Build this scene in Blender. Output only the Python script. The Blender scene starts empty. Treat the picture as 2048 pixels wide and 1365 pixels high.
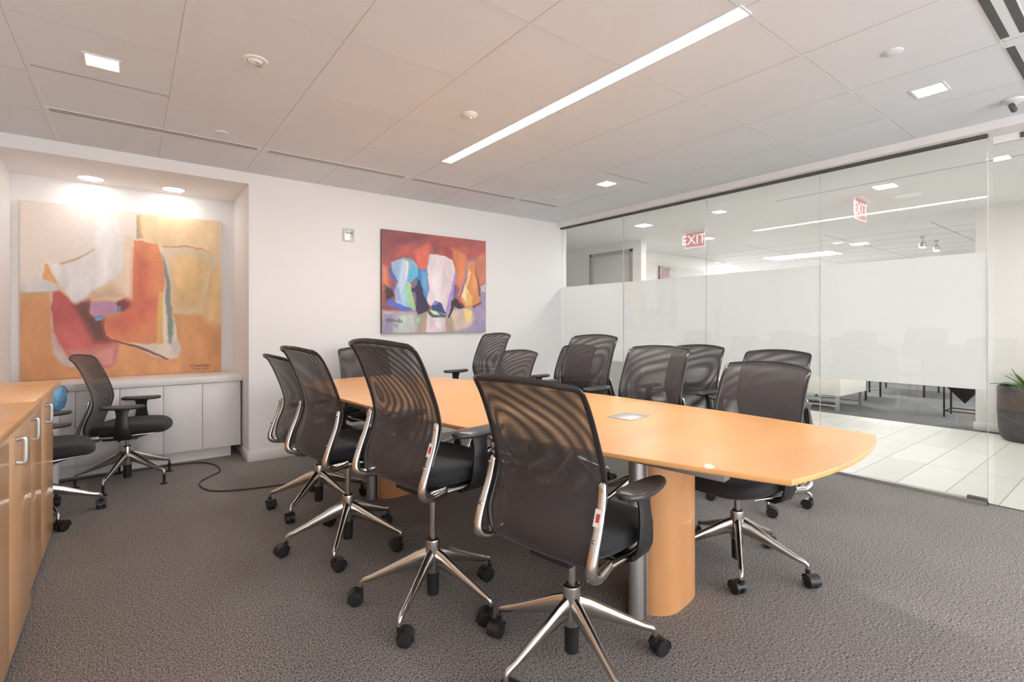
import bpy, bmesh, math, random
import numpy as np
from mathutils import Vector, Matrix
random.seed(4)
R = math.radians
SC = bpy.context.scene
COL = SC.collection

# ------------------------------------------------------------------ camera, world, exposure
cam = bpy.data.cameras.new('camera'); cam_o = bpy.data.objects.new('camera', cam); COL.objects.link(cam_o)
cam.sensor_width = 36.0; cam.lens = 36.0 * 1000.0 / 2048.0
cam.shift_y = -(682.5 - 647.0) / 2048.0
cam_o.location = (0, 0, 1.18); cam_o.rotation_euler = (R(90), 0, R(-37.42))
cam.clip_start = 0.02
SC.camera = cam_o
w = bpy.data.worlds.new('world'); SC.world = w; w.use_nodes = True
w.node_tree.nodes['Background'].inputs[0].default_value = (0.96, 0.98, 1.0, 1)
w.node_tree.nodes['Background'].inputs[1].default_value = 2.1
SC.view_settings.view_transform = 'Standard'; SC.view_settings.look = 'None'
SC.view_settings.gamma = 1.0; SC.view_settings.use_curve_mapping = False
SC.view_settings.exposure = 1.37
SC.cycles.use_denoising = True
SC.cycles.max_bounces = 10; SC.cycles.diffuse_bounces = 6; SC.cycles.glossy_bounces = 5
SC.cycles.transparent_max_bounces = 24; SC.cycles.transmission_bounces = 6
SC.cycles.caustics_reflective = False; SC.cycles.caustics_refractive = False
SC.cycles.sample_clamp_indirect = 6.0
E_STRIP, E_SPOT, E_NICHE, E_HALL, E_LAY = 23.0, 26.0, 11.5, 78.0, 27.0

CZ = 2.46      # ceiling height
GX = 4.42      # glass wall plane
BY = 4.73      # back wall plane

# ------------------------------------------------------------------ materials
def mat(name, col, rough=0.5, metal=0.0, spec=0.5, coat=0.0, emit=None, estr=0.0, bump=None, vary=None, sheen=0.0):
    m = bpy.data.materials.new(name); m.use_nodes = True; nt = m.node_tree; b = nt.nodes['Principled BSDF']
    b.inputs['Base Color'].default_value = (*col, 1); b.inputs['Roughness'].default_value = rough
    b.inputs['Metallic'].default_value = metal; b.inputs['Specular IOR Level'].default_value = spec
    b.inputs['Coat Weight'].default_value = coat; b.inputs['Sheen Weight'].default_value = sheen
    if emit: b.inputs['Emission Color'].default_value = (*emit, 1); b.inputs['Emission Strength'].default_value = estr
    tc = nt.nodes.new('ShaderNodeTexCoord')
    if vary:   # (scale, amount, stretch)
        mp = nt.nodes.new('ShaderNodeMapping'); mp.inputs['Scale'].default_value = vary[2] if len(vary) > 2 else (1, 1, 1)
        nt.links.new(tc.outputs['Object'], mp.inputs[0])
        n = nt.nodes.new('ShaderNodeTexNoise'); n.inputs['Scale'].default_value = vary[0]; n.inputs['Detail'].default_value = 5
        nt.links.new(mp.outputs[0], n.inputs['Vector'])
        r = nt.nodes.new('ShaderNodeValToRGB'); a = vary[1]
        r.color_ramp.elements[0].position = 0.3; r.color_ramp.elements[1].position = 0.7
        r.color_ramp.elements[0].color = (*[c * (1 - a) for c in col], 1); r.color_ramp.elements[1].color = (*[min(1, c * (1 + a)) for c in col], 1)
        nt.links.new(n.outputs['Fac'], r.inputs[0]); nt.links.new(r.outputs[0], b.inputs['Base Color'])
    if bump:   # (scale, strength, distance)
        n = nt.nodes.new('ShaderNodeTexNoise'); n.inputs['Scale'].default_value = bump[0]; n.inputs['Detail'].default_value = 3
        nt.links.new(tc.outputs['Object'], n.inputs['Vector'])
        bp = nt.nodes.new('ShaderNodeBump'); bp.inputs['Strength'].default_value = bump[1]; bp.inputs['Distance'].default_value = bump[2]
        nt.links.new(n.outputs['Fac'], bp.inputs['Height']); nt.links.new(bp.outputs[0], b.inputs['Normal'])
    return m

M = {}
M['wall'] = mat('wall_paint', (0.865, 0.85, 0.84), 0.75, bump=(60, 0.05, 0.002))
M['wall2'] = mat('hall_paint', (0.82, 0.805, 0.785), 0.75, bump=(60, 0.05, 0.002))
M['ceil'] = mat('ceiling_tile', (0.765, 0.80, 0.835), 0.9, bump=(220, 0.15, 0.002), vary=(2.0, 0.015))
M['drywall'] = mat('hall_ceiling', (0.77, 0.77, 0.775), 0.85, vary=(1.0, 0.02))
M['grid'] = mat('grid_white', (0.77, 0.79, 0.81), 0.5, vary=(3, 0.02))
M['gap'] = mat('dark_gap', (0.10, 0.10, 0.10), 0.8, vary=(5, 0.1))
M['dullgap'] = mat('seam_gap', (0.46, 0.46, 0.47), 0.8, vary=(5, 0.1))
M['base'] = mat('baseboard_paint', (0.82, 0.81, 0.79), 0.45, vary=(3, 0.02))
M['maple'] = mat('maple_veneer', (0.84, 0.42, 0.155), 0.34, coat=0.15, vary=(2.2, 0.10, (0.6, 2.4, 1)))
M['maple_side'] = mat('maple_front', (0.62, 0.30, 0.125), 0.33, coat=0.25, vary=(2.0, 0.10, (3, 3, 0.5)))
M['maple_door'] = mat('maple_door_veneer', (0.84, 0.47, 0.22), 0.30, coat=0.3, vary=(2.0, 0.08, (3, 3, 0.5)))
M['white_lam'] = mat('white_laminate', (0.83, 0.80, 0.78), 0.35, vary=(2.5, 0.03))
M['white_top'] = mat('white_counter', (0.82, 0.79, 0.76), 0.35, vary=(2.5, 0.02))
M['silver'] = mat('satin_aluminium', (0.50, 0.49, 0.48), 0.38, metal=0.75, vary=(6, 0.05))
M['steel'] = mat('steel_plate', (0.62, 0.60, 0.59), 0.3, metal=0.4, vary=(6, 0.03))
M['chrome'] = mat('polished_aluminium', (0.64, 0.61, 0.585), 0.20, metal=1.0, vary=(4, 0.04))
M['black'] = mat('black_plastic', (0.020, 0.019, 0.020), 0.38, vary=(12, 0.15))
M['gloss_black'] = mat('glossy_black_plastic', (0.030, 0.027, 0.027), 0.22, spec=0.6, vary=(8, 0.15))
M['pad'] = mat('arm_pad_skin', (0.045, 0.040, 0.040), 0.30, spec=0.7, vary=(14, 0.15), bump=(150, 0.1, 0.001))
M['fabric'] = mat('seat_fabric', (0.016, 0.015, 0.017), 0.8, sheen=0.08, vary=(60, 0.2), bump=(700, 0.25, 0.001))
M['rubber'] = mat('cord_rubber', (0.045, 0.042, 0.042), 0.6, vary=(9, 0.1))
M['bin'] = mat('white_bin_plastic', (0.80, 0.79, 0.78), 0.35, vary=(4, 0.02))
M['white_pl'] = mat('white_plastic', (0.80, 0.79, 0.77), 0.4, vary=(8, 0.02))
M['label'] = mat('paper_label', (0.85, 0.80, 0.74), 0.6, vary=(40, 0.05))
M['redink'] = mat('red_ink', (0.60, 0.06, 0.05), 0.6, vary=(40, 0.05))
M['ink'] = mat('dark_ink', (0.03, 0.03, 0.06), 0.6, vary=(40, 0.1))
M['sofa'] = mat('sofa_upholstery', (0.74, 0.72, 0.66), 0.7, vary=(6, 0.03), bump=(200, 0.1, 0.001))
M['pot'] = mat('planter_grey', (0.060, 0.055, 0.055), 0.6, vary=(30, 0.25))
M['soil'] = mat('soil', (0.12, 0.09, 0.07), 0.9, vary=(60, 0.5))
M['leaf'] = mat('leaf_green', (0.06, 0.18, 0.04), 0.45, vary=(10, 0.4))
M['iron'] = mat('blackened_steel', (0.022, 0.020, 0.020), 0.5, vary=(10, 0.2))
M['doorpaint'] = mat('door_paint', (0.66, 0.66, 0.65), 0.4, vary=(3, 0.02))
M['doorframe'] = mat('door_frame_paint', (0.36, 0.37, 0.38), 0.4, vary=(3, 0.03))
def emis(name, col, s, base=(0.9, 0.9, 0.9)):
    return mat(name, base, 0.5, emit=col, estr=s)
M['e_strip'] = emis('strip_lens', (1.0, 0.975, 0.96), E_STRIP)
M['e_spot'] = emis('downlight_lens', (1.0, 0.97, 0.93), E_SPOT)
M['e_niche'] = emis('niche_lens', (1.0, 0.97, 0.94), E_NICHE)
M['e_hall'] = emis('hall_lens', (1.0, 0.98, 0.94), E_HALL)
M['e_lay'] = emis('troffer_lens', (1.0, 0.99, 0.97), E_LAY)
M['e_exit'] = emis('exit_letter_glow', (1.0, 0.72, 0.70), 0.42, (.3, .2, .2))
M['e_exitp'] = emis('exit_panel_glow', (0.8, 0.42, 0.40), 0.17, (.25, .12, .12))

# carpet: short loop pile, two greys with a reddish cast
def carpet(name, c0, c1, bs=0.9):
    m = bpy.data.materials.new(name); m.use_nodes = True; nt = m.node_tree; b = nt.nodes['Principled BSDF']
    b.inputs['Roughness'].default_value = 0.95; b.inputs['Specular IOR Level'].default_value = 0.1; b.inputs['Sheen Weight'].default_value = 0.15
    tc = nt.nodes.new('ShaderNodeTexCoord')
    n1 = nt.nodes.new('ShaderNodeTexNoise'); n1.inputs['Scale'].default_value = 175; n1.inputs['Detail'].default_value = 2; n1.inputs['Roughness'].default_value = 0.7
    n2 = nt.nodes.new('ShaderNodeTexNoise'); n2.inputs['Scale'].default_value = 3.0; n2.inputs['Detail'].default_value = 4
    mp = nt.nodes.new('ShaderNodeMapping'); mp.inputs['Scale'].default_value = (1, 0.7, 1)
    nt.links.new(tc.outputs['Object'], mp.inputs[0]); nt.links.new(mp.outputs[0], n1.inputs['Vector']); nt.links.new(tc.outputs['Object'], n2.inputs['Vector'])
    r = nt.nodes.new('ShaderNodeValToRGB'); r.color_ramp.elements[0].position = 0.33; r.color_ramp.elements[1].position = 0.66
    r.color_ramp.elements[0].color = (*c0, 1); r.color_ramp.elements[1].color = (*c1, 1)
    nt.links.new(n1.outputs['Fac'], r.inputs[0])
    r2 = nt.nodes.new('ShaderNodeMapRange'); r2.inputs[3].default_value = 0.90; r2.inputs[4].default_value = 1.10
    nt.links.new(n2.outputs['Fac'], r2.inputs[0])
    mx = nt.nodes.new('ShaderNodeVectorMath'); mx.operation = 'SCALE'
    nt.links.new(r.outputs[0], mx.inputs[0]); nt.links.new(r2.outputs[0], mx.inputs['Scale']); nt.links.new(mx.outputs[0], b.inputs['Base Color'])
    bp = nt.nodes.new('ShaderNodeBump'); bp.inputs['Strength'].default_value = bs; bp.inputs['Distance'].default_value = 0.004
    nt.links.new(n1.outputs['Fac'], bp.inputs['Height']); nt.links.new(bp.outputs[0], b.inputs['Normal'])
    return m
M['carpet'] = carpet('carpet_loop', (0.018, 0.015, 0.014), (0.42, 0.375, 0.35))
M['carpet2'] = carpet('lounge_carpet', (0.045, 0.048, 0.050), (0.130, 0.135, 0.138))

# hall floor tiles
def tiles():
    m = bpy.data.materials.new('hall_tile'); m.use_nodes = True; nt = m.node_tree; b = nt.nodes['Principled BSDF']
    b.inputs['Roughness'].default_value = 0.28
    tc = nt.nodes.new('ShaderNodeTexCoord'); mp = nt.nodes.new('ShaderNodeMapping'); nt.links.new(tc.outputs['Object'], mp.inputs[0])
    mp.inputs['Location'].default_value = (-4.47, -0.10, 0)
    br = nt.nodes.new('ShaderNodeTexBrick'); br.offset = 0.0; br.squash = 1.0
    br.inputs['Scale'].default_value = 1.0; br.inputs['Brick Width'].default_value = 0.83; br.inputs['Row Height'].default_value = 0.278
    br.inputs['Mortar Size'].default_value = 0.0035; br.inputs['Mortar Smooth'].default_value = 0.1
    br.inputs['Color1'].default_value = (0.76, 0.75, 0.715, 1); br.inputs['Color2'].default_value = (0.66, 0.645, 0.60, 1); br.inputs['Mortar'].default_value = (0.33, 0.30, 0.27, 1)
    nt.links.new(mp.outputs[0], br.inputs['Vector'])
    n = nt.nodes.new('ShaderNodeTexNoise'); n.inputs['Scale'].default_value = 8; n.inputs['Detail'].default_value = 4
    nt.links.new(tc.outputs['Object'], n.inputs['Vector'])
    mr = nt.nodes.new('ShaderNodeMapRange'); mr.inputs[3].default_value = 0.94; mr.inputs[4].default_value = 1.06; nt.links.new(n.outputs['Fac'], mr.inputs[0])
    mx = nt.nodes.new('ShaderNodeVectorMath'); mx.operation = 'SCALE'; nt.links.new(br.outputs['Color'], mx.inputs[0]); nt.links.new(mr.outputs[0], mx.inputs['Scale'])
    nt.links.new(mx.outputs[0], b.inputs['Base Color'])
    return m
M['tiles'] = tiles()

def schlick(nt, r0):
    lw = nt.nodes.new('ShaderNodeLayerWeight'); lw.inputs[0].default_value = 0.5
    p = nt.nodes.new('ShaderNodeMath'); p.operation = 'POWER'; nt.links.new(lw.outputs['Facing'], p.inputs[0]); p.inputs[1].default_value = 5.0
    a = nt.nodes.new('ShaderNodeMath'); a.operation = 'MULTIPLY_ADD'; nt.links.new(p.outputs[0], a.inputs[0]); a.inputs[1].default_value = 1 - r0; a.inputs[2].default_value = r0
    return a.outputs[0]
# clear architectural glass (thin): fresnel mix of see-through and mirror
def glass(name, tint, ior=1.5):
    m = bpy.data.materials.new(name); m.use_nodes = True; nt = m.node_tree; nt.nodes.clear()
    o = nt.nodes.new('ShaderNodeOutputMaterial'); t = nt.nodes.new('ShaderNodeBsdfTransparent'); t.inputs[0].default_value = (*tint, 1)
    g = nt.nodes.new('ShaderNodeBsdfGlossy'); g.inputs['Roughness'].default_value = 0.0; g.inputs[0].default_value = (1, 1, 1, 1)
    f = schlick(nt, 0.035)
    mx = nt.nodes.new('ShaderNodeMixShader'); nt.links.new(f, mx.inputs[0]); nt.links.new(t.outputs[0], mx.inputs[1]); nt.links.new(g.outputs[0], mx.inputs[2])
    nt.links.new(mx.outputs[0], o.inputs[0]); return m
M['glass'] = glass('clear_glass', (0.985, 0.992, 0.985))
def frost():
    m = bpy.data.materials.new('frosted_film'); m.use_nodes = True; nt = m.node_tree; nt.nodes.clear()
    o = nt.nodes.new('ShaderNodeOutputMaterial')
    d = nt.nodes.new('ShaderNodeBsdfDiffuse'); d.inputs[0].default_value = (0.94, 0.945, 0.945, 1)
    t = nt.nodes.new('ShaderNodeBsdfTranslucent'); t.inputs[0].default_value = (0.97, 0.98, 0.98, 1)
    a = nt.nodes.new('ShaderNodeMixShader'); a.inputs[0].default_value = 0.55
    nt.links.new(d.outputs[0], a.inputs[1]); nt.links.new(t.outputs[0], a.inputs[2])
    tr = nt.nodes.new('ShaderNodeBsdfTransparent'); tc = nt.nodes.new('ShaderNodeTexCoord'); n = nt.nodes.new('ShaderNodeTexNoise'); n.inputs['Scale'].default_value = 900
    nt.links.new(tc.outputs['Object'], n.inputs['Vector'])
    mr = nt.nodes.new('ShaderNodeMapRange'); mr.inputs[3].default_value = 0.04; mr.inputs[4].default_value = 0.10; nt.links.new(n.outputs['Fac'], mr.inputs[0])
    b = nt.nodes.new('ShaderNodeMixShader'); nt.links.new(mr.outputs[0], b.inputs[0]); nt.links.new(a.outputs[0], b.inputs[1]); nt.links.new(tr.outputs[0], b.inputs[2])
    g = nt.nodes.new('ShaderNodeBsdfGlossy'); g.inputs['Roughness'].default_value = 0.06
    f = schlick(nt, 0.025)
    c = nt.nodes.new('ShaderNodeMixShader'); nt.links.new(f, c.inputs[0]); nt.links.new(b.outputs[0], c.inputs[1]); nt.links.new(g.outputs[0], c.inputs[2])
    nt.links.new(c.outputs[0], o.inputs[0]); return m
M['frost'] = frost()

# two-layer sheer chair netting: an open weave of 1.7 mm pitch (the beat of the two layers gives the watered look)
def netting():
    m = bpy.data.materials.new('chair_netting'); m.use_nodes = True; nt = m.node_tree; nt.nodes.clear()
    o = nt.nodes.new('ShaderNodeOutputMaterial')
    uv = nt.nodes.new('ShaderNodeUVMap'); sx = nt.nodes.new('ShaderNodeSeparateXYZ'); nt.links.new(uv.outputs[0], sx.inputs[0])
    def sq(out, pitch, duty, soft=0.12):
        a = nt.nodes.new('ShaderNodeMath'); a.operation = 'DIVIDE'; nt.links.new(out, a.inputs[0]); a.inputs[1].default_value = pitch
        p = nt.nodes.new('ShaderNodeMath'); p.operation = 'PINGPONG'; nt.links.new(a.outputs[0], p.inputs[0]); p.inputs[1].default_value = 0.5
        r = nt.nodes.new('ShaderNodeMapRange'); nt.links.new(p.outputs[0], r.inputs[0])
        r.inputs[1].default_value = (1 - duty) * 0.5 - soft * 0.5; r.inputs[2].default_value = (1 - duty) * 0.5 + soft * 0.5
        return r.outputs[0]
    a = sq(sx.outputs['X'], 0.0017, 0.50); b = sq(sx.outputs['Y'], 0.0023, 0.66)
    mu = nt.nodes.new('ShaderNodeMath'); mu.operation = 'MULTIPLY'; nt.links.new(a, mu.inputs[0]); nt.links.new(b, mu.inputs[1])
    pr = nt.nodes.new('ShaderNodeBsdfPrincipled'); pr.inputs['Base Color'].default_value = (0.062, 0.052, 0.052, 1); pr.inputs['Roughness'].default_value = 0.5
    pr.inputs['Sheen Weight'].default_value = 0.22; pr.inputs['Sheen Roughness'].default_value = 0.4
    t = nt.nodes.new('ShaderNodeBsdfTransparent')
    mx = nt.nodes.new('ShaderNodeMixShader'); nt.links.new(mu.outputs[0], mx.inputs[0]); nt.links.new(pr.outputs[0], mx.inputs[1]); nt.links.new(t.outputs[0], mx.inputs[2])
    nt.links.new(mx.outputs[0], o.inputs[0]); return m
M['net'] = netting()

# thin blue bag plastic
bag = mat('blue_bag_plastic', (0.20, 0.46, 0.88), 0.22, coat=0.5, vary=(14, 0.5)); M['bag'] = bag

def vcol(name, rough=0.65):
    m = bpy.data.materials.new(name); m.use_nodes = True; nt = m.node_tree; b = nt.nodes['Principled BSDF']
    v = nt.nodes.new('ShaderNodeVertexColor'); v.layer_name = 'paint'; nt.links.new(v.outputs[0], b.inputs['Base Color']); b.inputs['Roughness'].default_value = rough
    n = nt.nodes.new('ShaderNodeTexNoise'); n.inputs['Scale'].default_value = 90; tc = nt.nodes.new('ShaderNodeTexCoord'); nt.links.new(tc.outputs['Object'], n.inputs['Vector'])
    bp = nt.nodes.new('ShaderNodeBump'); bp.inputs['Strength'].default_value = 0.35; bp.inputs['Distance'].default_value = 0.003
    nt.links.new(n.outputs['Fac'], bp.inputs['Height']); nt.links.new(bp.outputs[0], b.inputs['Normal']); return m
M['paint'] = vcol('oil_paint')

# ------------------------------------------------------------------ mesh helpers
class B:
    def __init__(s): s.v = []; s.f = []; s.uv = None
    def add(s, vs, fs):
        n = len(s.v); s.v += [tuple(v) for v in vs]; s.f += [tuple(i + n for i in f) for f in fs]; return s
    def box(s, x0, x1, y0, y1, z0, z1):
        return s.add([(x0,y0,z0),(x1,y0,z0),(x1,y1,z0),(x0,y1,z0),(x0,y0,z1),(x1,y0,z1),(x1,y1,z1),(x0,y1,z1)],
                     [(0,3,2,1),(4,5,6,7),(0,1,5,4),(1,2,6,5),(2,3,7,6),(3,0,4,7)])
    def loft(s, secs, cap=True):
        n = len(secs[0]); vs = [p for sec in secs for p in sec]; fs = []
        for i in range(len(secs) - 1):
            for j in range(n):
                a = i * n + j; b = i * n + (j + 1) % n; fs.append((a, b, b + n, a + n))
        if cap: fs.append(tuple(reversed(range(n)))); fs.append(tuple((len(secs) - 1) * n + j for j in range(n)))
        return s.add(vs, fs)
    def lathe(s, prof, seg=28, c=(0, 0, 0), axis='z', cap=True):
        secs = []
        for r, h in prof:
            sec = []
            for k in range(seg):
                t = 2 * math.pi * k / seg; a, b = r * math.cos(t), r * math.sin(t)
                p = {'z': (a, b, h), 'y': (a, h, -b), 'x': (h, a, b)}[axis]
                sec.append((p[0] + c[0], p[1] + c[1], p[2] + c[2]))
            secs.append(sec)
        return s.loft(secs, cap)
    def tube(s, pts, rad, seg=10, up=(0, 0, 1), flat=None, cap=True):
        """sweep an ellipse along pts; rad: float or list of (side, normal)"""
        pts = [Vector(p) for p in pts]; secs = []; up = Vector(up)
        for i, p in enumerate(pts):
            t = (pts[min(i + 1, len(pts) - 1)] - pts[max(i - 1, 0)]).normalized()
            sd = t.cross(up)
            if sd.length < 1e-4: sd = t.cross(Vector((1, 0, 0)))
            sd.normalize(); nn = sd.cross(t).normalized()
            r = rad[i] if isinstance(rad, (list, tuple)) else rad
            ra, rb = r if isinstance(r, (list, tuple)) else (r, r)
            secs.append([p + sd * ra * math.cos(2 * math.pi * k / seg) + nn * rb * math.sin(2 * math.pi * k / seg) for k in range(seg)])
        return s.loft(secs, cap)
    def grid(s, fn, nu, nv, flip=False):
        vs = [fn(i / nu, j / nv) for j in range(nv + 1) for i in range(nu + 1)]; fs = []
        for j in range(nv):
            for i in range(nu):
                a = j * (nu + 1) + i; q = (a, a + 1, a + nu + 2, a + nu + 1); fs.append(q[::-1] if flip else q)
        return s.add(vs, fs)

def smooth(pts, n=6):
    """catmull-rom through pts"""
    P = [Vector(p) for p in pts]; P = [P[0] * 2 - P[1]] + P + [P[-1] * 2 - P[-2]]; out = []
    for i in range(1, len(P) - 2):
        for k in range(n):
            t = k / n; a, b, c, d = P[i - 1], P[i], P[i + 1], P[i + 2]
            out.append(0.5 * ((2 * b) + (c - a) * t + (2 * a - 5 * b + 4 * c - d) * t * t + (3 * b - a - 3 * c + d) * t ** 3))
    out.append(P[-2]); return out

def mesh(name, b, m, sharp=35, bevel=0, seg=2, flat=False):
    me = bpy.data.meshes.new(name); me.from_pydata(b.v, [], b.f); me.update()
    bm = bmesh.new(); bm.from_mesh(me)
    if bevel: bmesh.ops.remove_doubles(bm, verts=bm.verts, dist=1e-6)
    bmesh.ops.recalc_face_normals(bm, faces=bm.faces) if b.uv is None else None
    if bevel: bmesh.ops.bevel(bm, geom=[e for e in bm.edges if len(e.link_faces) == 2 and e.calc_face_angle(0) > 0.6], offset=bevel, segments=seg, affect='EDGES', profile=0.5)
    for f in bm.faces: f.smooth = not flat
    for e in bm.edges:
        if len(e.link_faces) > 2 or (len(e.link_faces) == 2 and e.calc_face_angle(0) > R(sharp)): e.smooth = False
    bm.to_mesh(me); bm.free(); me.materials.append(m)
    if b.uv is not None:
        l = me.uv_layers.new(name='UVMap')
        for lp in me.loops: l.data[lp.index].uv = b.uv[lp.vertex_index]
    return me
def obj(name, b, m, parent=None, loc=(0, 0, 0), rz=0, **k):
    me = b if isinstance(b, bpy.types.Mesh) else mesh(name, b, m, **k)
    o = bpy.data.objects.new(name, me); COL.objects.link(o); o.location = loc; o.rotation_euler = (0, 0, rz)
    if parent: o.parent = parent
    return o
def tag(o, label, cat, group=None, kind=None):
    o['label'] = label; o['category'] = cat
    if group: o['group'] = group
    if kind: o['kind'] = kind
    return o
def thing(name, label, cat, loc=(0, 0, 0), rz=0, group=None):
    o = bpy.data.objects.new(name, None); COL.objects.link(o); o.empty_display_size = 0.05
    o.location = loc; o.rotation_euler = (0, 0, rz); return tag(o, label, cat, group)
def struct(name, b, m, parent=None, **k):
    o = obj(name, b, m, parent, **k)
    if not parent: o['kind'] = 'structure'
    return o
def box(x0, x1, y0, y1, z0, z1): return B().box(x0, x1, y0, y1, z0, z1)
def dup(o, parent=None):
    c = o.copy(); COL.objects.link(c); c.parent = parent
    for ch in [x for x in bpy.data.objects if x.parent == o]: dup(ch, c)
    return c
def text(name, s, size, m, parent, loc, rot, ext=0.0004, label=None):
    cu = bpy.data.curves.new(name, 'FONT'); cu.body = s; cu.size = size; cu.extrude = ext; cu.align_x = 'CENTER'; cu.align_y = 'CENTER'
    tmp = bpy.data.objects.new('tmp', cu); COL.objects.link(tmp)
    me = bpy.data.meshes.new_from_object(tmp.evaluated_get(bpy.context.evaluated_depsgraph_get())); bpy.data.objects.remove(tmp)
    me.materials.clear(); me.materials.append(m)
    o = bpy.data.objects.new(name, me); COL.objects.link(o); o.parent = parent; o.location = loc; o.rotation_euler = rot
    if label: o['label'] = label
    return o

# ------------------------------------------------------------------ room shell
NX0, NX1, NY, NZ = -0.74, 0.805, 5.52, 2.365     # niche in the back wall
WL = -0.95                                       # left wall
WB = -2.6                                        # unseen wall behind the camera, openings added for fill light
struct('floor', box(WL - .1, 4.45, WB - .1, NY, -0.06, 0.0), M['carpet'])
struct('wall_left', box(WL - .12, WL, WB, 4.9, 0, CZ), M['wall'])
bw = B().box(NX1, 4.47, BY, BY + .1, 0, CZ).box(WL - .1, NX0, BY, BY + .1, 0, CZ).box(NX0, NX1, BY, BY + .1, NZ, CZ)
struct('wall_back', bw, M['wall'])
nb = B().box(NX0 - .1, NX1 + .1, NY, NY + .1, 0, NZ + .1).box(NX0 - .1, NX0, BY + .1, NY, 0, NZ + .1).box(NX1, NX1 + .1, BY + .1, NY, 0, NZ + .1).box(NX0, NX1, BY + .1, NY, NZ, NZ + .1)
struct('wall_niche', nb, M['wall'])
# ceiling with lay-in tiles; the light strip and slots are set into it
GXL = [-0.40, 0.19, 0.786, 1.368, 1.992, 2.555, 3.17, 3.756]
GYL = [-2.0, -1.39, -0.77, -0.15, 0.455, 1.06, 1.655, 2.25, 2.87, 3.52, 4.12]
struct('ceiling', box(WL, 4.33, WB, 4.75, CZ, CZ + .08), M['ceil'])
bars = B()
for x in GXL: bars.box(x - .011, x + .011, WB, BY, CZ - .0012, CZ + .001)
for y in GYL: bars.box(WL, 4.33, y - .007, y + .007, CZ - .0010, CZ + .001)
struct('trim_1', bars, M['grid'])
seams = B()
for x in GXL: seams.box(x - .0135, x - .011, WB, BY, CZ - .0006, CZ + .001)
for y in GYL: seams.box(WL, 4.33, y - .0105, y - .007, CZ - .0005, CZ + .001)
struct('trim_2', seams, M['dullgap'])
# header over the glass and the unseen wall behind
struct('wall_right', B().box(4.33, 4.50, WB, BY, 2.405, CZ + .08).box(4.36, 4.50, WB, -1.2, 0, 2.405), M['wall'])
struct('trim_3', box(4.395, 4.445, 0.70, BY - .001, 2.388, 2.405), M['gap'])
struct('trim_4', box(4.395, 4.445, 0.70, BY - .001, 0.0, 0.022), M['silver'])
struct('trim_5', box(4.446, 4.456, -1.2, BY, -0.02, 0.004), M['gap'])
# unseen back wall: sill and posts, openings added so world light fills the room
wb = B().box(WL, 4.45, WB - .12, WB, 0, .12).box(WL, 4.45, WB - .12, WB, 2.36, CZ + .08)
for x in (WL, 0.4, 1.75, 3.1, 4.39): wb.box(x, x + .06, WB - .12, WB, .12, 2.36)
struct('wall_front', wb, M['wall'])
struct('baseboard_back', box(NX1 + .001, 4.40, BY - .012, BY, 0, .085), M['base'], bevel=.002)
struct('baseboard_niche', box(NX1 - .012, NX1, BY - .012, 5.02, 0, .085), M['base'], bevel=.002)
struct('baseboard_left', box(WL, WL + .012, 3.8, BY, 0, .085), M['base'], bevel=.002)

# glass panes
PY = [BY - .004, 3.71, 2.69, 1.69, .70]
for i in range(4):
    a, b_ = PY[i + 1] + .0015, PY[i] - .0015
    g = struct('window_%d' % (i + 1), box(GX - .005, GX + .005, a, b_, .022, 2.388), M['glass'])
    f_ = obj('frosted_film', box(GX + .0055, GX + .0062, a, b_, .745, 1.645), M['frost'], g); f_['label'] = 'white frosted band on the glass'
    if i < 3:
        e = obj('glass_edge', box(GX - .0052, GX + .0052, a - .0022, a - .0004, .022, 2.388), M['steel'], g)
e = obj('glass_edge', box(GX - .0052, GX + .0052, .6985, .7005, .022, 2.388), M['steel'], bpy.data.objects['window_4'])
dg = struct('door_1', box(GX - .005, GX + .005, -.26, .672, .02, 2.33), M['glass'])
obj('top_patch', box(GX - .02, GX + .02, .42, .55, 2.335, 2.37), M['gap'], dg)
obj('top_rail', box(GX - .016, GX + .016, -.26, .672, 2.33, 2.375), M['wall'], dg)
obj('bottom_patch', box(GX - .018, GX + .018, .70, .80, .0, .04), M['gap'], bpy.data.objects['window_4'])

# ------------------------------------------------------------------ hall and lounge beyond the glass
struct('floor_hall', box(4.45, 7.31, -2.2, 8.2, -0.06, 0.001), M['tiles'])
struct('floor_lounge', box(7.31, 13.2, -2.2, 8.2, -0.06, 0.0), M['carpet2'])
struct('ceiling_hall', box(4.50, 13.2, -2.2, 8.2, CZ, CZ + .08), M['drywall'])
struct('wall_hall', B().box(7.45, 7.65, -2.2, 1.28, 0, CZ), M['wall2'])
struct('baseboard_hall', box(7.436, 7.45, -2.2, 1.295, 0, .085), M['base'], bevel=.002)
dw = B().box(6.2, 6.32, 4.86, 5.02, 0, CZ).box(6.2, 6.32, 5.93, 8.2, 0, CZ).box(6.2, 6.32, 5.02, 5.93, 2.34, CZ)
struct('wall_corridor', dw, M['wall2'])
fr = B().box(6.185, 6.33, 5.02, 5.07, 0, 2.34).box(6.185, 6.33, 5.88, 5.93, 0, 2.34).box(6.185, 6.33, 5.02, 5.93, 2.29, 2.34)
struct('trim_6', fr, M['doorframe'])
d2 = struct('door_2', box(6.24, 6.28, 5.07, 5.88, .005, 2.29), M['doorpaint'])
obj('door_handle', B().lathe([(.024, 0), (.024, .012)], 16, (6.24, 5.78, 1.02), 'x').tube([(6.225, 5.78, 1.02), (6.19, 5.78, 1.02), (6.19, 5.66, 1.02)], .009), M['chrome'], d2)
struct('wall_hall_end', B().box(6.32, 9.95, 5.62, 5.74, 0, CZ).box(4.47, 4.6, BY + .1, 8.2, 0, CZ), M['wall2'])
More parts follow.
